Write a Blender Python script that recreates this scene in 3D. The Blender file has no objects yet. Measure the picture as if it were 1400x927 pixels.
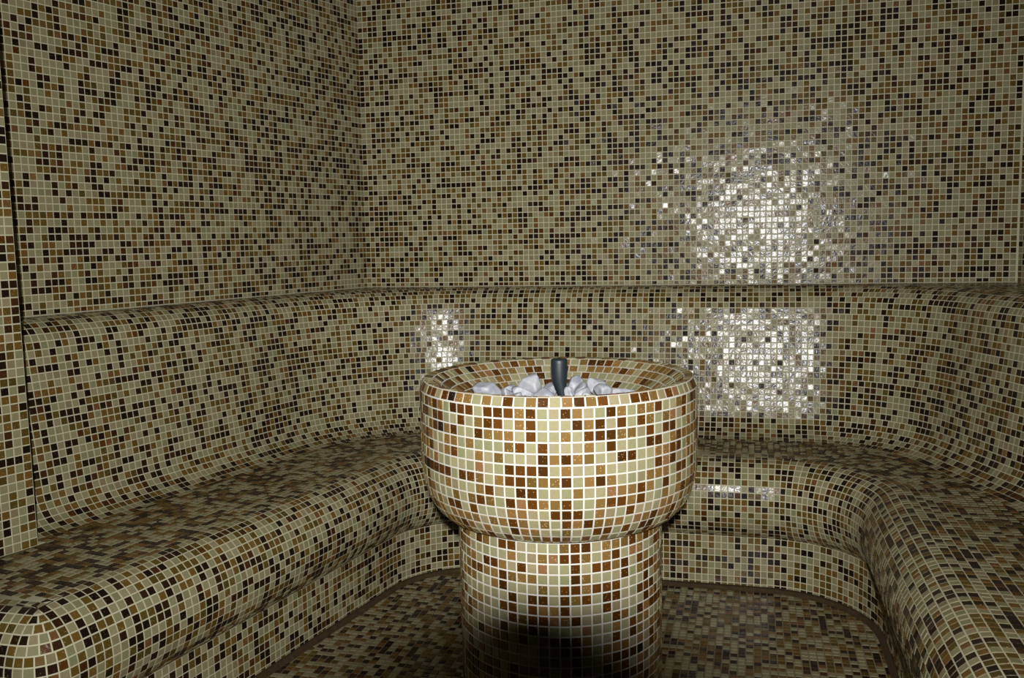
import bpy, math, random
import numpy as np
from mathutils import Matrix, Vector
from mathutils.bvhtree import BVHTree

# All room dimensions below are counted in mosaic pitches (one tile plus its joint = 21.5 mm).
S = 0.0215
rng = np.random.default_rng(11)
random.seed(5)
scene = bpy.context.scene
col = scene.collection

# ------------------------------------------------------------------ camera
PSI, TH, ROLL = math.radians(6.2), math.radians(14.8), math.radians(1.2)
EYE = np.array([0.0, 0.0, 55.0])
FPX = 1250.0
fw = np.array([-math.sin(TH)*math.cos(PSI), math.cos(TH)*math.cos(PSI), -math.sin(PSI)])
r0 = np.array([math.cos(TH), math.sin(TH), 0.0])
u0 = np.cross(r0, fw)
rt = r0*math.cos(ROLL) - u0*math.sin(ROLL)
up = u0*math.cos(ROLL) + r0*math.sin(ROLL)
cam_data = bpy.data.cameras.new('camera')
cam_data.sensor_width = 36.0
cam_data.lens = FPX/1400.0*36.0
cam_data.clip_start = 0.01
cam = bpy.data.objects.new('camera', cam_data)
cam.matrix_world = Matrix(((rt[0], up[0], -fw[0], EYE[0]*S),
                           (rt[1], up[1], -fw[1], EYE[1]*S),
                           (rt[2], up[2], -fw[2], EYE[2]*S), (0, 0, 0, 1)))
col.objects.link(cam)
scene.camera = cam

# ------------------------------------------------------------------ world, flash, exposure
world = bpy.data.worlds.new('world'); scene.world = world
world.use_nodes = True
world.node_tree.nodes['Background'].inputs[0].default_value = (0.5, 0.5, 0.45, 1)
world.node_tree.nodes['Background'].inputs[1].default_value = 0.0
vs = scene.view_settings
vs.view_transform = 'Standard'; vs.look = 'None'; vs.gamma = 1.0; vs.use_curve_mapping = False
vs.exposure = 0.0

fl = bpy.data.lights.new('flash_light', 'AREA')
fl.shape = 'RECTANGLE'; fl.size = 0.034; fl.size_y = 0.010; fl.energy = 33.0; fl.spread = math.radians(108); fl.color = (1.0, 0.99, 0.95)
flo = bpy.data.objects.new('flash_light', fl)
fpos = EYE + rt*(-0.15) + up*4.80 + fw*(-7.9)
faim = fw + up*0.03
faim = faim/np.linalg.norm(faim)
flo.matrix_world = Matrix.Translation(Vector(fpos*S)) @ Vector(faim).to_track_quat('-Z', 'Y').to_matrix().to_4x4()
col.objects.link(flo)

# ------------------------------------------------------------------ materials
def new_mat(name):
    m = bpy.data.materials.new(name); m.use_nodes = True
    nt = m.node_tree
    return m, nt, nt.nodes['Principled BSDF']

def node(nt, kind, **kw):
    n = nt.nodes.new(kind)
    for k, v in kw.items(): setattr(n, k, v)
    return n

def tile_mat(name, ramp, rough, fleck=0.0, fleck_col=(1, .7, .3, 1)):
    m, nt, b = new_mat(name)
    L = nt.links.new
    at = node(nt, 'ShaderNodeAttribute', attribute_name='tone')
    cr = node(nt, 'ShaderNodeValToRGB')
    while len(cr.color_ramp.elements) < len(ramp): cr.color_ramp.elements.new(.5)
    for e, (p, c) in zip(cr.color_ramp.elements, ramp):
        e.position = p; e.color = (*c, 1)
    ed = node(nt, 'ShaderNodeMath', operation='GREATER_THAN'); ed.inputs[1].default_value = 1.5     # cut edges carry tone + 2
    L(at.outputs['Fac'], ed.inputs[0])
    em = node(nt, 'ShaderNodeMath', operation='MULTIPLY_ADD'); em.inputs[1].default_value = -2.0
    L(ed.outputs[0], em.inputs[0]); L(at.outputs['Fac'], em.inputs[2]); L(em.outputs[0], cr.inputs[0])
    er = node(nt, 'ShaderNodeMapRange'); er.inputs[3].default_value = rough; er.inputs[4].default_value = .65
    L(ed.outputs[0], er.inputs[0]); L(er.outputs[0], b.inputs['Roughness'])
    ge = node(nt, 'ShaderNodeNewGeometry')
    n1 = node(nt, 'ShaderNodeTexNoise'); n1.inputs['Scale'].default_value = 260; n1.inputs['Detail'].default_value = 3
    L(ge.outputs['Position'], n1.inputs['Vector'])
    mr = node(nt, 'ShaderNodeMapRange'); mr.inputs[3].default_value = .84; mr.inputs[4].default_value = 1.16
    L(n1.outputs['Fac'], mr.inputs[0])
    mul = node(nt, 'ShaderNodeMix', data_type='RGBA', blend_type='MULTIPLY'); mul.inputs[0].default_value = 1
    L(cr.outputs[0], mul.inputs[6]); L(mr.outputs[0], mul.inputs[7])
    out = mul.outputs[2]
    if fleck:
        vo = node(nt, 'ShaderNodeTexVoronoi'); vo.inputs['Scale'].default_value = 700
        L(ge.outputs['Position'], vo.inputs['Vector'])
        sx = node(nt, 'ShaderNodeSeparateColor'); L(vo.outputs['Color'], sx.inputs[0])
        gt = node(nt, 'ShaderNodeMath', operation='GREATER_THAN'); gt.inputs[1].default_value = 1-fleck
        L(sx.outputs[0], gt.inputs[0])
        mx = node(nt, 'ShaderNodeMix', data_type='RGBA')
        L(gt.outputs[0], mx.inputs[0]); L(out, mx.inputs[6]); mx.inputs[7].default_value = fleck_col
        out = mx.outputs[2]
    L(out, b.inputs['Base Color'])
    b.inputs['IOR'].default_value = 1.315
    # hand-pressed glass: shallow ripples across each face
    n2 = node(nt, 'ShaderNodeTexNoise'); n2.inputs['Scale'].default_value = 95; n2.inputs['Detail'].default_value = 2.0
    L(ge.outputs['Position'], n2.inputs['Vector'])
    bp = node(nt, 'ShaderNodeBump'); bp.inputs['Strength'].default_value = 0.5; bp.inputs['Distance'].default_value = 0.0011
    L(n2.outputs['Fac'], bp.inputs['Height']); L(bp.outputs[0], b.inputs['Normal'])
    return m

M_CREAM = tile_mat('cream_glass', [(0, (.205, .200, .106)), (.4, (.247, .225, .124)), (.75, (.264, .233, .132)), (.9, (.250, .205, .122)), (1, (.215, .175, .098))], .21)
M_TAN = tile_mat('tan_glass', [(0, (.072, .050, .011)), (.4, (.108, .066, .014)), (.8, (.135, .075, .016)), (1, (.135, .066, .023))], .21, .015, (.42, .27, .12, 1))
M_BROWN = tile_mat('brown_glass', [(0, (.010, .006, .004)), (.6, (.018, .009, .004)), (.85, (.030, .0125, .0045)), (1, (.055, .020, .007))], .21, .008, (.2, .1, .035, 1))
M_HONEY = tile_mat('honey_aventurine_glass', [(0, (.120, .072, .020)), (.5, (.165, .096, .028)), (.85, (.185, .102, .033)), (1, (.195, .100, .043))], .21, .018, (.48, .32, .16, 1))  # basin copy of the tan tiles: flash brightness put into the colour, gold flecks
M_COPPER = tile_mat('copper_aventurine_glass', [(0, (.042, .016, .003)), (.6, (.070, .0255, .004)), (1, (.095, .034, .006))], .21, .018, (.34, .17, .05, 1))  # brown tiles again, painted lighter as the flash shows them on the basin
TILE_MATS = [M_CREAM, M_TAN, M_BROWN, M_HONEY, M_COPPER]

def grout_mat(name, c1, c2, scale=25):
    m, nt, b = new_mat(name); L = nt.links.new
    ge = node(nt, 'ShaderNodeNewGeometry')
    n = node(nt, 'ShaderNodeTexNoise'); n.inputs['Scale'].default_value = scale; n.inputs['Detail'].default_value = 6
    L(ge.outputs['Position'], n.inputs['Vector'])
    mx = node(nt, 'ShaderNodeMix', data_type='RGBA'); mx.inputs[6].default_value = (*c1, 1); mx.inputs[7].default_value = (*c2, 1)
    L(n.outputs['Fac'], mx.inputs[0]); L(mx.outputs[2], b.inputs['Base Color'])
    b.inputs['Roughness'].default_value = .8
    n2 = node(nt, 'ShaderNodeTexNoise'); n2.inputs['Scale'].default_value = 900
    L(ge.outputs['Position'], n2.inputs['Vector'])
    bp = node(nt, 'ShaderNodeBump'); bp.inputs['Strength'].default_value = .3; bp.inputs['Distance'].default_value = .0005
    L(n2.outputs['Fac'], bp.inputs['Height']); L(bp.outputs[0], b.inputs['Normal'])
    return m
M_GROUT = grout_mat('wall_grout', (.46, .44, .295), (.52, .50, .345))
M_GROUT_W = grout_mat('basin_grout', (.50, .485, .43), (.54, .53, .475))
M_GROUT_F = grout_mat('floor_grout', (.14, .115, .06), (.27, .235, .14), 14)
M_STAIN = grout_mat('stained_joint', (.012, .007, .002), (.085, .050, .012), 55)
M_MOSAIC_FAR = grout_mat('far_mosaic', (.05, .035, .018), (.13, .11, .065), 60)
M_PLASTER = grout_mat('ceiling_plaster', (.14, .125, .09), (.17, .155, .11), 6)

def stone_mat():
    m, nt, b = new_mat('white_marble'); L = nt.links.new
    ge = node(nt, 'ShaderNodeNewGeometry')
    n = node(nt, 'ShaderNodeTexNoise'); n.inputs['Scale'].default_value = 45; n.inputs['Detail'].default_value = 6; n.inputs['Distortion'].default_value = 1.2
    L(ge.outputs['Position'], n.inputs['Vector'])
    cr = node(nt, 'ShaderNodeValToRGB')
    cr.color_ramp.elements[0].position = .35; cr.color_ramp.elements[0].color = (.23, .24, .29, 1)
    cr.color_ramp.elements[1].position = .6; cr.color_ramp.elements[1].color = (.355, .36, .39, 1)
    L(n.outputs['Fac'], cr.inputs[0]); L(cr.outputs[0], b.inputs['Base Color'])
    b.inputs['Roughness'].default_value = .55
    n2 = node(nt, 'ShaderNodeTexNoise'); n2.inputs['Scale'].default_value = 160; n2.inputs['Detail'].default_value = 5
    L(ge.outputs['Position'], n2.inputs['Vector'])
    bp = node(nt, 'ShaderNodeBump'); bp.inputs['Strength'].default_value = .35; bp.inputs['Distance'].default_value = .001
    L(n2.outputs['Fac'], bp.inputs['Height']); L(bp.outputs[0], b.inputs['Normal'])
    return m
M_STONE = stone_mat()

def plain_mat(name, c, rough, bump=0):
    m, nt, b = new_mat(name); L = nt.links.new
    ge = node(nt, 'ShaderNodeNewGeometry')
    n = node(nt, 'ShaderNodeTexNoise'); n.inputs['Scale'].default_value = 120; n.inputs['Detail'].default_value = 4
    L(ge.outputs['Position'], n.inputs['Vector'])
    mx = node(nt, 'ShaderNodeMix', data_type='RGBA')
    mx.inputs[6].default_value = (*[q*.8 for q in c], 1); mx.inputs[7].default_value = (*[q*1.2 for q in c], 1)
    L(n.outputs['Fac'], mx.inputs[0]); L(mx.outputs[2], b.inputs['Base Color'])
    b.inputs['Roughness'].default_value = rough
    return m
M_RUBBER = plain_mat('dark_rubber', (.010, .017, .022), .5)

# ------------------------------------------------------------------ mesh helpers
def mesh_np(name, verts, quads, mats, midx=None, tone=None, smooth=False):
    me = bpy.data.meshes.new(name)
    verts = np.asarray(verts, np.float32); quads = np.asarray(quads, np.int32)
    n, k = quads.shape
    me.vertices.add(len(verts)); me.vertices.foreach_set('co', verts.ravel())
    me.loops.add(n*k); me.loops.foreach_set('vertex_index', quads.ravel())
    me.polygons.add(n); me.polygons.foreach_set('loop_start', np.arange(0, n*k, k, dtype=np.int32))
    for m in mats: me.materials.append(m)
    if midx is not None: me.polygons.foreach_set('material_index', np.asarray(midx, np.int32))
    me.polygons.foreach_set('use_smooth', np.full(n, smooth, dtype=bool))
    if tone is not None:
        a = me.attributes.new('tone', 'FLOAT', 'FACE'); a.data.foreach_set('value', np.asarray(tone, np.float32))
    me.update(calc_edges=True); me.validate()
    return me

def link(name, me, parent=None, loc=(0, 0, 0)):
    o = bpy.data.objects.new(name, me); col.objects.link(o)
    o.location = loc
    if parent is not None: o.parent = parent
    return o

def tag(o, label=None, cat=None, group=None, kind=None):
    if label: o['label'] = label
    if cat: o['category'] = cat
    if group: o['group'] = group
    if kind: o['kind'] = kind
    return o

BASES = []      # (verts, quads) of every backing surface, for the visibility test below
def base_mesh(name, verts, quads, mat, parent=None, smooth=False, loc=(0, 0, 0)):
    verts = np.asarray(verts, float)
    BASES.append((verts, np.asarray(quads)))
    me = mesh_np(name, (verts*S - np.asarray(loc)), quads, [mat], smooth=smooth)
    return link(name, me, parent, tuple(loc) if parent is None else (0, 0, 0))

# ------------------------------------------------------------------ tiles
GAP, HGT, BEV = 0.078, 0.08, 0.03      # half joint, height above the grout, bevel (in pitches)
JIT = rng.normal(0, 1, (32, 2))*math.radians(1.25); JIT[24:] *= 2.2
FIELDS = []
class Field:
    """all the tiles of one surface; quads are (N,4,3) corners, counter-clockwise seen from the room"""
    def __init__(self, owner, mix=(.41, .28, .29, .01, .01), limit_group=None, gap=GAP):
        self.owner, self.mix, self.q = owner, mix, []
        self.group = limit_group or owner.name; self.gap = gap
        FIELDS.append(self)
    def add(self, quads):
        if len(quads): self.q.append(np.asarray(quads, float).reshape(-1, 4, 3))
    def finish(self):
        q = np.concatenate(self.q); n = len(q)
        e1 = q[:, 1]-q[:, 0]+q[:, 2]-q[:, 3]; e2 = q[:, 3]-q[:, 0]+q[:, 2]-q[:, 1]
        l1, l2 = np.linalg.norm(e1, axis=1)/2, np.linalg.norm(e2, axis=1)/2
        ok = (l1 > .3) & (l2 > .3); q, e1, e2, l1, l2 = q[ok], e1[ok], e2[ok], l1[ok], l2[ok]; n = len(q)
        nr = np.cross(e1, e2); nr /= np.linalg.norm(nr, axis=1)[:, None]
        c = q.mean(1)
        fl_ = np.stack([l1, l2], 1)
        def inset(g):       # bilinear inset of every corner by g pitches
            fx = (g/np.maximum(l1, .3))[:, None]; fy = (g/np.maximum(l2, .3))[:, None]
            def at(u, v): return ((1-u)*(1-v))*q[:, 0] + (u*(1-v))*q[:, 1] + (u*v)*q[:, 2] + ((1-u)*v)*q[:, 3]
            return np.stack([at(fx, fy), at(1-fx, fy), at(1-fx, 1-fy), at(fx, 1-fy)], 1)
        j = JIT[rng.integers(0, len(JIT), n)]
        d1 = e1/np.linalg.norm(e1, axis=1)[:, None]; d2 = e2/np.linalg.norm(e2, axis=1)[:, None]
        def lift(p, h):
            rel = p - c[:, None]
            t = (rel*d1[:, None]).sum(-1)*j[:, :1] + (rel*d2[:, None]).sum(-1)*j[:, 1:]
            return p + nr[:, None]*(h + t)[..., None]
        a = inset(self.gap)
        v = np.concatenate([a - nr[:, None]*.03, lift(a, HGT-BEV), lift(inset(self.gap+BEV), HGT)], 1)
        cls = rng.choice(5, n, p=self.mix)
        tone = np.round(rng.random(n)*7)/7
        return dict(v=v, c=c, n=nr, cls=cls, tone=tone, q=q)
TF = np.array([[0, 1, 5, 4], [1, 2, 6, 5], [2, 3, 7, 6], [3, 0, 4, 7],
               [4, 5, 9, 8], [5, 6, 10, 9], [6, 7, 11, 10], [7, 4, 8, 11], [8, 9, 10, 11]])

EDGE = np.array([2.0]*8+[0.0])
def grid_quads(P):      # P (rows+1, cols+1, 3)
    return np.stack([P[:-1, :-1], P[:-1, 1:], P[1:, 1:], P[1:, :-1]], 2).reshape(-1, 4, 3)

# ------------------------------------------------------------------ plan paths (offset d goes to the left of travel, into the bench)
def fillet_path(pts, radii):
    pts = [np.array(p, float) for p in pts]; segs = []; prev = pts[0]
    for i in range(1, len(pts)):
        d = pts[i]-pts[i-1]; d /= np.linalg.norm(d)
        if i < len(pts)-1:
            e = pts[i+1]-pts[i]; e /= np.linalg.norm(e)
            ang = math.atan2(d[0]*e[1]-d[1]*e[0], d @ e); R = radii[i-1]
            t = R*math.tan(abs(ang)/2); A = pts[i]-d*t; B = pts[i]+e*t
            segs.append(('L', prev, A, d))
            nl = np.array([-d[1], d[0]])*(1 if ang > 0 else -1)
            C = A + nl*R; a0 = math.atan2(*(A-C)[::-1])
            segs.append(('A', C, R, a0, ang)); prev = B
        else: segs.append(('L', prev, pts[i], d))
    return segs
def seg_len(s, d=0):
    return np.linalg.norm(s[2]-s[1]) if s[0] == 'L' else abs(s[4])*(s[2]+(d if s[4] < 0 else -d))
def seg_pt(s, t, d):       # t array 0..1 -> (n,2)
    t = np.asarray(t, float)
    if s[0] == 'L':
        nl = np.array([-s[3][1], s[3][0]])
        return s[1]+(s[2]-s[1])*t[:, None]+nl*d
    R = s[2]+(d if s[4] < 0 else -d); a = s[3]+s[4]*t
    return s[1]+R*np.stack([np.cos(a), np.sin(a)], 1)
def path_poly(segs, d=0, n=24):
    return np.concatenate([seg_pt(s, np.linspace(0, 1, 2 if s[0] == 'L' else n), d) for s in segs])
def side(segs, P):         # signed distance of points to the path, positive on the left of travel
    poly = path_poly(segs); best = np.full(len(P), 1e9); sg = np.zeros(len(P))
    for a, b in zip(poly[:-1], poly[1:]):
        ab = b-a; L2 = ab @ ab
        if L2 < 1e-9: continue
        t = np.clip(((P-a) @ ab)/L2, 0, 1); dd = P-(a+t[:, None]*ab)
        dist = np.hypot(dd[:, 0], dd[:, 1]); cr = ab[0]*(P-a)[:, 1]-ab[1]*(P-a)[:, 0]
        m = dist < best-1e-6; best[m] = dist[m]; sg[m] = np.sign(cr[m])
    return best*sg
def resample(prof, step=1.0):
    prof = np.asarray(prof, float); L = np.concatenate([[0], np.cumsum(np.hypot(*np.diff(prof, axis=0).T))])
    n = max(1, round(L[-1]/step)); t = np.linspace(0, L[-1], n+1)
    return np.stack([np.interp(t, L, prof[:, 0]), np.interp(t, L, prof[:, 1])], 1)
def sweep_tiles(segs, rows, phase=False, ref=None):
    out = []
    for s in segs:
        for k in range(len(rows)-1):
            (da, za), (db, zb) = rows[k], rows[k+1]
            L = seg_len(s, (da+db)/2 if ref is None else ref)
            if s[0] == 'A' and s[4] > 0 and s[2]-max(da, db) < .05: da, db = min(da, s[2]-.05), min(db, s[2]-.05)
            n = max(1, round(L)); t = np.linspace(0, 1, n+1)
            A = seg_pt(s, t, da); B = seg_pt(s, t, db)
            P = np.stack([np.c_[A, np.full(n+1, za)], np.c_[B, np.full(n+1, zb)]])
            out.append(grid_quads(P))
    return np.concatenate(out)
def sweep_base(segs, prof, per=1.5):
    rings = []
    for i, s in enumerate(segs):
        n = 2 if s[0] == 'L' else max(4, int(seg_len(s)/per))
        for t in np.linspace(0, 1, n+1)[(0 if i == 0 else 1):]:
            rings.append([(*seg_pt(s, [t], min(d, s[2]-.02) if s[0] == 'A' and s[4] > 0 else d)[0], z) for d, z in prof])
    R = np.array(rings); nr, npf = R.shape[:2]
    idx = np.arange(nr*npf).reshape(nr, npf)
    q = np.stack([idx[:-1, :-1], idx[1:, :-1], idx[1:, 1:], idx[:-1, 1:]], -1).reshape(-1, 4)
    return R.reshape(-1, 3), q

# ------------------------------------------------------------------ plan of the room
CZ = 112.0                                   # ceiling height
LEDGE = 46.2; SEAT = 20.7
BETA = math.radians(15); RWA = math.radians(22)
BL = np.array([-73.8, 168.0]); BR = np.array([42.5, 168.0])
ldir = np.array([-math.sin(BETA), -math.cos(BETA)])
lnrm = np.array([math.cos(BETA), -math.sin(BETA)])       # towards the room
LW_END = BL + ldir*200
rdir = np.array([math.sin(RWA), -math.cos(RWA)])
RW_END = BR + rdir*150
PIER = np.array([-80.5, 86.0]); PIER_END = PIER + ldir*112
NOSE = fillet_path([(-84.9, 66.4), (-63.1, 66.4), (-50.4, 138.6), (14.4, 138.6), (15.5, 40)], [3.8, 11, 12])
JL0 = np.array([-81.6, 84.2])
JN = fillet_path([JL0, (JL0[0]+.23*70.5, 154.7), (19.3, 154.7), (57.6, 49.5)], [26, 16])

# ------------------------------------------------------------------ setting: walls, floor, ceiling
def wall(name, A, B, z0, z1, thick, nrm, mat=None):
    """a slab whose room face runs from A to B"""
    A, B = np.array(A), np.array(B); o = -np.array(nrm)*thick
    v = [(*A, z0), (*B, z0), (*B, z1), (*A, z1), (*(A+o), z0), (*(B+o), z0), (*(B+o), z1), (*(A+o), z1)]
    q = [(0, 1, 2, 3), (5, 4, 7, 6), (1, 5, 6, 2), (4, 0, 3, 7), (3, 2, 6, 7), (4, 5, 1, 0)]
    ob = base_mesh(name, v, q, mat or M_GROUT); tag(ob, kind='structure'); return ob
def wall_tiles(owner, A, B, z0, z1, from_b=False, mix=(.41, .28, .29, .01, .01)):
    A, B = np.array(A), np.array(B); L = np.linalg.norm(B-A); d = (B-A)/L
    s = np.append(np.arange(0, L, 1.0), L) if not from_b else np.append(0, L-np.arange(int(L), -1, -1.0))
    z = np.append(np.arange(z0, z1, 1.0), z1)
    P = np.zeros((len(z), len(s), 3)); P[..., :2] = (A+d*s[:, None])[None]; P[..., 2] = z[:, None]
    f = Field(owner, mix); f.add(grid_quads(P)); return f

wb = wall('wall_back', BL, BR, 0, CZ, 4, (0, -1))
wall_tiles(wb, BL, BR, LEDGE-.15, CZ)
wl = wall('wall_left', BL+ldir*90, BL, 0, CZ, 4, lnrm)
wall_tiles(wl, BL+ldir*86, BL, LEDGE-.15, CZ, True)
wr = wall('wall_right', BR, RW_END, 0, CZ, 4, (-math.cos(RWA), -math.sin(RWA)))
wall_tiles(wr, BR, RW_END, LEDGE-.15, CZ)
# the stub of wall beside the doorway, standing proud of the left wall
wp = wall('wall_left_near', PIER_END, PIER, 0, CZ, 13.2, lnrm)
wall_tiles(wp, PIER_END, PIER, SEAT-.02, CZ, True)
wf = wall('wall_front', (RW_END[0]+2, -24), (PIER_END[0]-14, -24), 0, CZ, 4, (0, 1), M_MOSAIC_FAR)
fv = [(-120, -28, 0), (85, -28, 0), (85, 172, 0), (-120, 172, 0), (-120, -28, -4), (85, -28, -4), (85, 172, -4), (-120, 172, -4)]
fq = [(0, 1, 2, 3), (7, 6, 5, 4), (0, 4, 5, 1), (1, 5, 6, 2), (2, 6, 7, 3), (3, 7, 4, 0)]
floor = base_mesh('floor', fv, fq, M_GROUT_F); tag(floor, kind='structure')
ceil = base_mesh('ceiling', np.array(fv)+[0, 0, CZ+4], fq, M_PLASTER); tag(ceil, kind='structure')

BASIN = np.array([-18.78, 88.5])
xs, ys = np.arange(-70.5, 60, 1.0), np.arange(-20.0, 146, 1.0)
P = np.zeros((len(ys), len(xs), 3)); P[..., 0] = xs[None]; P[..., 1] = ys[:, None]
fqd = grid_quads(P); cc = fqd.mean(1)[:, :2]
keep = (np.hypot(*(cc-BASIN).T) > 10.7) & ((side(NOSE, cc) < 2.5) | ((cc[:, 1] < 66) & (cc[:, 0] < 10)))
keep &= (cc @ lnrm > PIER @ lnrm + .6)
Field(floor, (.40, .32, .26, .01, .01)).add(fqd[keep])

# ------------------------------------------------------------------ the bench
bench = bpy.data.objects.new('tiled_bench', None); col.objects.link(bench)
tag(bench, 'built-in mosaic-tiled bench with rounded front edge and backrest curving round the walls', 'bench')
a0 = -math.asin(math.sqrt(1-.36**2))
bol = [(5-5*math.cos(a), 14.4+6.3*math.sin(a)) for a in np.linspace(a0, math.pi/2, 24)]
riser = [(3.2, 0), (3.2, 8.45)]
def seat_depth(p, nl):       # how far the flat of the seat runs back: to the backrest, or to the stub of wall
    if p[1] < 87 and p[0] < -40: return ((p-PIER) @ lnrm)/max(-(nl @ lnrm), .2)-.06
    for d in np.arange(8, 50, .5):
        if side(JN, (p+nl*d)[None])[0] > 0: return d+.6
    return 20
rings = []
for i, s in enumerate(NOSE[2:]):
    n = 14 if s[0] == 'L' else 14
    for t in np.linspace(0, 1, n+1)[(0 if i == 0 else 1):]:
        p = seg_pt(s, [t], 0)[0]; nl = seg_pt(s, [t], 1)[0]-p; g = seat_depth(p, nl)
        rings.append([(*(p+nl*d), z) for d, z in riser+bol+[(g, SEAT), (g, 0)]])
def ring_mesh(rings):
    R = np.array(rings); nr, npf = R.shape[:2]; idx = np.arange(nr*npf).reshape(nr, npf)
    return R.reshape(-1, 3), np.stack([idx[:-1, :-1], idx[1:, :-1], idx[1:, 1:], idx[:-1, 1:]], -1).reshape(-1, 4)
v, q = ring_mesh(rings)
seat = base_mesh('seat', v, q, M_GROUT, bench, True)
v, q = sweep_base(NOSE[:3][:2], riser + bol + [(17, SEAT-.01), (17, 0)])
endb = base_mesh('seat_end', v, q, M_GROUT, bench, True)
# flat of the seat behind the rounded end
fs = Field(seat, limit_group='bench')
fs.add(sweep_tiles(NOSE, resample(riser)))
fs.add(sweep_tiles(NOSE[:3], resample(bol)))
fs.add(sweep_tiles(NOSE[3:], resample(bol), ref=3.0))
flat_segs = [('L', NOSE[2][1]-NOSE[2][3]*6, NOSE[2][2], NOSE[2][3])] + NOSE[3:]
fl_q = sweep_tiles(flat_segs, [(5+i, SEAT) for i in range(0, 30)])
cc = fl_q.mean(1)[:, :2]
ins = fl_q[..., 1].min(1) > 66.4+5.2
ins &= ((fl_q[..., :2] @ lnrm).min(1) > PIER @ lnrm + .12) | (cc[:, 1] > 86.6)
sj = side(JN, cc); ins &= ~((sj > .8) & (cc[:, 1] > 86))
fs.add(fl_q[ins])

# backrest: cove, leaning face, rounded top, ledge back to the wall
rec = math.radians(8)
bk = [(5*math.sin(a), SEAT+5-5*math.cos(a)) for a in np.linspace(0, math.pi/2-rec, 12)]
p1 = bk[-1]; p2 = (p1[0]+17.9*math.sin(rec), p1[1]+17.9*math.cos(rec))
cx, cz = p2[0]+4*math.cos(rec), p2[1]-4*math.sin(rec)
bul = [(cx-4*math.cos(a), cz+4*math.sin(a)) for a in np.linspace(rec, math.pi/2, 10)]
LEDGE_TOP = bul[-1][1]
def wall_gap(P, nl):        # distance from a plan point to the walls along nl
    best = 1e9
    for A, n in ((BL, np.array([0, -1.])), (BL, lnrm), (BR, np.array([-math.cos(RWA), -math.sin(RWA)]))):
        den = nl @ n
        if den < -1e-6: best = min(best, ((A-P) @ n)/den)
    return best
bprof = bk + bul
rings = []
for i, s in enumerate(JN):
    n = 10 if s[0] == 'L' else 26
    for t in np.linspace(0, 1, n+1)[(0 if i == 0 else 1):]:
        p = seg_pt(s, [t], 0)[0]; nl = seg_pt(s, [t], 1)[0]-p
        g = wall_gap(p, nl)-.02
        pf = bprof + [(max(g, bprof[-1][0]), LEDGE_TOP), (max(g, bprof[-1][0]), SEAT-6), (-1.2, SEAT-6), (-1.2, SEAT-.04), (0, SEAT)]
        rings.append([(*(p+nl*d), z) for d, z in pf])
R = np.array(rings); nr, npf = R.shape[:2]; idx = np.arange(nr*npf).reshape(nr, npf)
q = np.stack([idx[:-1, :-1], idx[1:, :-1], idx[1:, 1:], idx[:-1, 1:]], -1).reshape(-1, 4)
back = base_mesh('backrest', R.reshape(-1, 3), q, M_GROUT, bench, True)
fb = Field(back, limit_group='bench')
face = resample(bk+bul)
fb.add(sweep_tiles(JN, face))
lq = sweep_tiles(JN, [(bul[-1][0]+i, LEDGE_TOP) for i in range(0, 34)])
c4 = lq[..., :2].reshape(-1, 2)
okw = (c4[:, 1] < 167.9) & ((c4-BL) @ lnrm > .1) & ((c4-BR) @ np.array([-math.cos(RWA), -math.sin(RWA)]) > .1)
lq = lq[okw.reshape(-1, 4).all(1)]
fb.add(lq)

# brown, wet-stained joint where the riser meets the floor
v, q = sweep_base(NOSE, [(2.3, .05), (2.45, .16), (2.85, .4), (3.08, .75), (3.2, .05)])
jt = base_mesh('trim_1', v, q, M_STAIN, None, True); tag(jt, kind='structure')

# pale sealant bead between the walls and the ledge of the backrest
M_BEAD = grout_mat('pale_sealant', (.38, .37, .26), (.46, .445, .33), 60)
bead = [(.17*math.cos(a), .17*math.sin(a)) for a in np.linspace(0, math.pi/2, 6)]
for name, A, B_, nv in (('trim_2', BL+ldir*84, BL, lnrm), ('trim_3', BL, BR, np.array([0, -1.0]))):
    v = np.array([(*(p+nv*(.09+d)), LEDGE_TOP+.07+z) for p in (A, B_) for d, z in bead])
    ob = base_mesh(name, v, np.array([(i, i+1, i+7, i+6) for i in range(5)]), M_BEAD, None, True); tag(ob, kind='structure')

# ------------------------------------------------------------------ the basin on its column
basin = bpy.data.objects.new('mosaic_basin', None); basin.location = (BASIN[0]*S, BASIN[1]*S, 0); col.objects.link(basin)
tag(basin, 'round mosaic basin on a thick mosaic column, holding white stones', 'basin')
def ell(n=18): return [(10.35+3.31*math.sin(a), 33.6-5.75*math.cos(a)) for a in np.linspace(math.radians(5), math.pi/2, n)]
outer = ell() + [(13.66, 40.65)]
rim = [(13.66, 40.65), (13.32, 41.55)]
lip = [(13.32, 41.55), (12.45, 41.42)]
inner = [(12.45, 41.42), (9.0, 38.95)]
def revolve(prof, n):
    a = np.linspace(0, 2*math.pi, n+1)[:-1] - math.pi/2
    R = np.array([[(r*math.cos(t), r*math.sin(t), z) for t in a] for r, z in prof])
    idx = np.arange(R.shape[0]*n).reshape(-1, n); nx = np.roll(idx, -1, 1)
    q = np.stack([idx[:-1], nx[:-1], nx[1:], idx[1:]], -1).reshape(-1, 4)
    return R.reshape(-1, 3), q
def child_rev(name, prof, mat, n=96):
    v, q = revolve(prof, n)
    BASES.append((v+[BASIN[0], BASIN[1], 0], q))
    return link(name, mesh_np(name, v*S, q, [mat], smooth=True), basin)
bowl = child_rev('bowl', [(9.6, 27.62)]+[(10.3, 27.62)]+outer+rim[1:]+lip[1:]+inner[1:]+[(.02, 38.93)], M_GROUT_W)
column = child_rev('column', [(10.15, 0), (10.15, 27.5), (9.5, 27.64)], M_GROUT_W)
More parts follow.
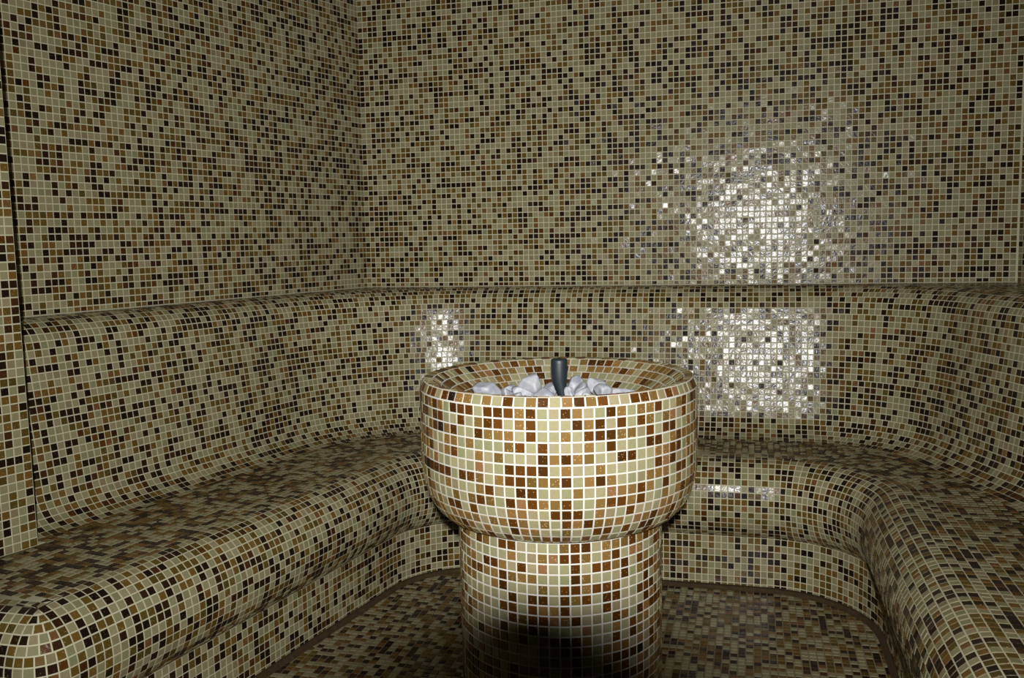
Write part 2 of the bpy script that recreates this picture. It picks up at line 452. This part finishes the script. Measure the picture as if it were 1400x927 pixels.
def rev_tiles(rows, counts=None):
    out = []
    for k in range(len(rows)-1):
        (ra, za), (rb, zb) = rows[k], rows[k+1]
        n = counts or max(6, round(math.pi*(ra+rb)))
        a = np.linspace(0, 2*math.pi, n+1)-math.pi/2
        mk = lambda r, z: np.stack([BASIN[0]+r*np.cos(a), BASIN[1]+r*np.sin(a), np.full(n+1, z)], 1)
        out.append(grid_quads(np.stack([mk(ra, za), mk(rb, zb)])))
    return np.concatenate(out)
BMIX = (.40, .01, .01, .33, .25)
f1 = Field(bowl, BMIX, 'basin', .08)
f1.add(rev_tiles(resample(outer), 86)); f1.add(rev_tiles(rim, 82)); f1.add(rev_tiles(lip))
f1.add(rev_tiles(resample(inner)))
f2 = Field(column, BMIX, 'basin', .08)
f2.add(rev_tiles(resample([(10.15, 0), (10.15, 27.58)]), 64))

# ------------------------------------------------------------------ white stones and the dark pipe
def stone_mesh(seed, sx, sy, sz, cut=9):
    r = np.random.default_rng(seed)
    import bmesh
    bm = bmesh.new(); bmesh.ops.create_icosphere(bm, subdivisions=4, radius=1)
    v = np.array([p.co[:] for p in bm.verts]); f = np.array([[x.index for x in p.verts] for p in bm.faces]); bm.free()
    n = r.normal(size=(cut, 3)); n /= np.linalg.norm(n, axis=1)[:, None]; h = r.uniform(.48, .78, cut)
    d = np.maximum(v @ n.T, 1e-3)/h                      # soft minimum of the cutting planes gives worn facets
    rad = 1/(((d**30).sum(1)+1)**(1/30))
    v = v*rad[:, None]
    v /= np.abs(v).max(0)
    return v*np.array([sx, sy, sz])*S, f
FLOOR_Z = 38.95
STONES = [   # x, y from the basin centre, half width, half depth, top height, yaw, label
 (-6.42, -3.14, 1.55, 1.25, 41.35, .1, 'large smooth white stone lying alone against the left inner slope of the basin'),
 (-4.03, -4.54, .66, .80, 40.90, .6, 'small white stone tucked against the right flank of the large leftmost stone'),
 (-5.10, 1.33, 1.28, .90, 40.25, -.2, 'flat white stone low behind the large leftmost stone, near the back slope'),
 (-2.91, -3.21, 1.10, .95, 40.85, .3, 'grey-shaded white stone in front of the tallest block-like stone'),
 (-2.94, .90, 1.23, 1.15, 41.45, .5, 'tallest block-like white stone with a flat grey top left of the pipe'),
 (-2.79, -7.0, .85, .60, 40.85, .2, 'low white stone half hidden by the front rim, left of the front row'),
 (-1.50, -5.5, .62, .50, 40.65, .9, 'little pale stone wedged between two larger stones behind the front rim'),
 (-.37, -5.30, 1.12, .95, 41.05, .1, 'broad domed white stone at the front rim just left of the pipe'),
 (-1.00, 2.31, .85, .85, 40.65, .7, 'rounded white stone between the tallest stone and the dark pipe'),
 (-.35, -2.50, .58, .60, 40.55, .2, 'small grey-white stone squeezed against the left foot of the dark pipe'),
 (1.25, 2.60, .85, .85, 41.10, .8, 'pointed white stone rising directly right of the dark pipe'),
 (2.45, 1.00, .80, .85, 40.70, .4, 'dull white stone leaning on the pointed stone right of the pipe'),
 (1.95, -3.6, .55, .55, 40.95, .1, 'narrow upright white stone at the right foot of the dark pipe'),
 (3.15, -3.70, .92, .90, 40.95, .3, 'rounded white stone in the second row, second right of the pipe'),
 (3.55, 2.50, .98, .95, 41.05, .7, 'peaked white stone at the back, farther right than the pipe-side pointed one'),
 (4.75, -1.40, .95, .95, 40.95, .5, 'wedge-shaped white stone in front of the peaked stone at the back'),
 (4.20, -6.20, .90, .65, 40.90, .1, 'low white stone at the front rim right of the pipe'),
 (6.55, -.40, 1.80, .95, 40.45, .05, 'long flat white stone filling the right end of the stone bed'),
 (1.45, -6.35, .70, .55, 40.45, .4, 'low white stone at the front rim hiding the tip of the pipe'),
 (-.60, 5.20, 1.30, 1.00, 39.80, .2, 'low white stone at the back slope behind the dark pipe'),
]
for k, (x, y, a, b, top, yaw, lab) in enumerate(STONES):
    h = (top-FLOOR_Z)/2
    v, f = stone_mesh(140+k, a*1.1, b*1.1, h, 13)
    o = link('stone', mesh_np('stone', v, f, [M_STONE], smooth=True))
    o.location = ((BASIN[0]+x)*S, (BASIN[1]+y)*S, (FLOOR_Z+h)*S); o.rotation_euler = (0, 0, .2+yaw*.4)
    tag(o, lab, 'stone', 'white stones in the basin')

# dark rubber pipe standing among the stones, narrowing to an oblique lower end
prof = [(0, 4.20), (.62, 4.20), (.75, 4.16), (.80, 4.06), (.815, 3.8), (.80, 2.9), (.72, 2.1), (.57, 1.3), (.45, .75), (.36, .3), (.30, 0.02), (0, 0.02)]
n = 40; a = np.linspace(0, 2*math.pi, n+1)[:-1]
v = np.array([(r*math.cos(t), r*math.sin(t), z+(-.45*r*math.cos(t) if z < 1 else 0)+.22) for r, z in prof for t in a])
v[:, 0] += .16*np.maximum(0, 2.4-v[:, 2])
idx = np.arange(len(prof)*n).reshape(-1, n); nx = np.roll(idx, -1, 1)
q = np.stack([idx[:-1], nx[:-1], nx[1:], idx[1:]], -1).reshape(-1, 4)[:, ::-1]
pipe = link('pipe', mesh_np('pipe', v*S, q, [M_RUBBER], smooth=True))
pipe.location = ((BASIN[0]+.52)*S, (BASIN[1]-1.5)*S, (FLOOR_Z-.05)*S)
tag(pipe, 'short dark rubber pipe standing upright among the white stones in the basin', 'pipe')

# ------------------------------------------------------------------ the photographer's camera with its raised flash, on a tripod
M_BLACK = plain_mat('black_plastic', (.012, .012, .013), .5)
M_LENS = plain_mat('lens_glass', (.004, .004, .006), .05)
M_DIFF = plain_mat('flash_window', (.75, .75, .72), .3)
def cs(P): P = np.asarray(P, float); return EYE + P[:, :1]*rt + P[:, 1:2]*up + P[:, 2:3]*fw
def rev_q(m, n):
    idx = np.arange(m*n).reshape(m, n); nx = np.roll(idx, -1, 1)
    return np.stack([idx[:-1], nx[:-1], nx[1:], idx[1:]], -1).reshape(-1, 4)
def tube(prof, n=48, frame=cs, o=(0, 0)):
    a = np.linspace(0, 2*math.pi, n+1)[:-1]
    return frame([(o[0]+r*math.cos(t), o[1]+r*math.sin(t), z) for r, z in prof for t in a])*S, rev_q(len(prof), n)
def bev_box(x0, x1, y0, y1, z0, z1, b=.25):
    pr = []
    for z, k in ((z0, b), (z0+b, 0), (z1-b, 0), (z1, b)):
        pr += [(x0+k+b, y0+k, z), (x1-k-b, y0+k, z), (x1-k, y0+k+b, z), (x1-k, y1-k-b, z), (x1-k-b, y1-k, z), (x0+k+b, y1-k, z), (x0+k, y1-k-b, z), (x0+k, y0+k+b, z)]
    q = rev_q(4, 8).tolist(); v = list(cs(pr))
    for base, rev in ((0, True), (24, False)):
        f = [base+i for i in range(8)]; c = [(f[0], f[1], f[2], f[3]), (f[0], f[3], f[4], f[7]), (f[4], f[5], f[6], f[7])]
        q += [t[::-1] for t in c] if rev else c
    return np.array(v)*S, q
def rel(vq, base): return vq[0]-base, vq[1]
cbase = cs([(0, -2.6, -10)])[0]*S
pc = bpy.data.objects.new('photo_camera', None); pc.location = cbase; col.objects.link(pc)
tag(pc, 'black camera with a raised flash, mounted on a black tripod in front of the basin', 'camera')
link('body', mesh_np('body', *rel(bev_box(-3.1, 3.1, -2.6, 2.2, -11.6, -8.6, .35), cbase), [M_BLACK]), pc)
link('lens_barrel', mesh_np('lens_barrel', *rel(tube([(1.7, -.7), (2.15, -.1), (2.4, -.06), (2.4, -2.0), (2.3, -2.1), (2.3, -8.8)]), cbase), [M_BLACK], smooth=False), pc)
link('lens_glass', mesh_np('lens_glass', *rel(tube([(.01, -.6), (.8, -.63), (1.7, -.72)]), cbase), [M_LENS], smooth=True), pc)
link('flash_arm', mesh_np('flash_arm', *rel(bev_box(-1.1, .3, 2.1, 4.4, -10.2, -9.4, .15), cbase), [M_BLACK]), pc)
fh = link('flash_head', mesh_np('flash_head', *rel(bev_box(-1.6, .8, 4.2, 5.6, -10.2, -8.2, .15), cbase), [M_BLACK]), pc)
link('flash_window', mesh_np('flash_window', *rel(bev_box(-1.3, .5, 4.45, 5.2, -8.25, -8.1, .05), cbase), [M_DIFF]), fh)
tb = np.array([cbase[0]/S, cbase[1]/S, 0.0])
tri = bpy.data.objects.new('tripod', None); tri.location = tb*S; col.objects.link(tri)
tag(tri, 'black three-legged tripod carrying the camera, standing on the mosaic floor', 'tripod')
top = cbase[2]/S-.45
link('head', mesh_np('head', *tube([(.01, top-.02), (1.6, top-.05), (1.6, top-.6), (.7, top-.8), (.7, top-7), (1.3, top-7.2), (1.3, top-9), (.01, top-9)], 24, np.asarray), [M_BLACK]), tri)
def rod(p0, p1, r0_, r1_, n=14):
    p0, p1 = np.array(p0, float), np.array(p1, float); d = p1-p0; d /= np.linalg.norm(d)
    e = np.cross(d, (0, 0, 1.0)); e /= np.linalg.norm(e); g = np.cross(d, e); a = np.linspace(0, 2*math.pi, n+1)[:-1]
    pr = [(p0, .01), (p0, r0_), (p1, r1_), (p1, .01)]
    return np.array([p+e*r*math.cos(t)+g*r*math.sin(t) for p, r in pr for t in a])*S, rev_q(4, n)
for k in range(3):
    t = math.pi/2+.25+k*2*math.pi/3; c, s_ = math.cos(t), math.sin(t)
    lg = link('leg', mesh_np('leg', *rod((1.0*c, 1.0*s_, top-8), (13*c, 13*s_, 1.2), .65, .42), [M_BLACK]), tri)
    link('rubber_foot', mesh_np('rubber_foot', *rod((12.9*c, 12.9*s_, 1.5), (13.2*c, 13.2*s_, .42), .5, .38), [M_BLACK]), lg)

# ------------------------------------------------------------------ turn the tile fields into objects
def project(P):
    d = P-EYE; z = d @ fw
    return 700+FPX*(d @ rt)/z, 463.5-FPX*(d @ up)/z, z
def make_tiles():
    allv, allq, o = [], [], 0
    for v, q in BASES:
        allv.append(v); allq += [tuple(int(i)+o for i in f) for f in q]; o += len(v)
    bvh = BVHTree.FromPolygons([Vector(p) for p in np.concatenate(allv)], allq)
    data = []; groups = {}
    for k, f in enumerate(FIELDS):
        D = f.finish(); data.append(D)
        x, y, z = project(D['c'])
        qx, qy, qz = project(D['q'].reshape(-1, 3)); qx = qx.reshape(-1, 4); qy = qy.reshape(-1, 4)
        area = .5*np.abs(sum(qx[:, i]*qy[:, (i+1) % 4]-qx[:, (i+1) % 4]*qy[:, i] for i in range(4)))
        vis = (z > 1) & (x > -3) & (x < 1403) & (y > -3) & (y < 930) & (((EYE-D['c'])*D['n']).sum(1) > 0)
        area = np.where(vis, area, 0)
        groups.setdefault(f.group, []).extend((a, k, i) for i, a in enumerate(area) if a > 12)
    picked = [set() for _ in FIELDS]
    for g, lst in groups.items():
        lst.sort(reverse=True); n = 0
        for a, k, i in lst:
            c = data[k]['c'][i]+data[k]['n'][i]*.25; d = c-EYE; L = np.linalg.norm(d)
            if bvh.ray_cast(Vector(EYE), Vector(d/L), L-.4)[0] is not None: continue
            picked[k].add(i); n += 1
            if n >= 300: break
    cache = {}
    for k, f in enumerate(FIELDS):
        D = data[k]; n = len(D['c']); sel = np.zeros(n, bool); sel[list(picked[k])] = True
        org = np.array(f.owner.matrix_world.translation) if f.owner.parent is None else np.zeros(3)
        if f.owner.parent is not None: org = np.array(f.owner.parent.location)
        rest = np.where(~sel)[0]; m = len(rest)
        V = D['v'][rest].reshape(-1, 3)*S-org
        Q = (TF[None]+(np.arange(m)*12)[:, None, None]).reshape(-1, 4)
        me = mesh_np('tile_field', V, Q, TILE_MATS, np.repeat(D['cls'][rest], 9), (D['tone'][rest][:, None]+EDGE).ravel())
        o = link('tile_field', me, f.owner); o['kind'] = 'stuff'
        for i in sorted(picked[k]):
            rel = (D['v'][i]-D['c'][i])*S
            key = (tuple(np.round(rel, 5).ravel()), int(D['cls'][i]), float(D['tone'][i]))
            me = cache.get(key)
            if me is None:
                me = mesh_np('tile', rel, TF, [TILE_MATS[D['cls'][i]]], None, D['tone'][i]+EDGE); cache[key] = me
            o = bpy.data.objects.new('tile', me); col.objects.link(o); o.parent = f.owner
            o.location = D['c'][i]*S-org
    print('tiles', sum(len(d['c']) for d in data), 'single', sum(map(len, picked)), 'meshes', len(cache))
bpy.context.view_layer.update()
make_tiles()
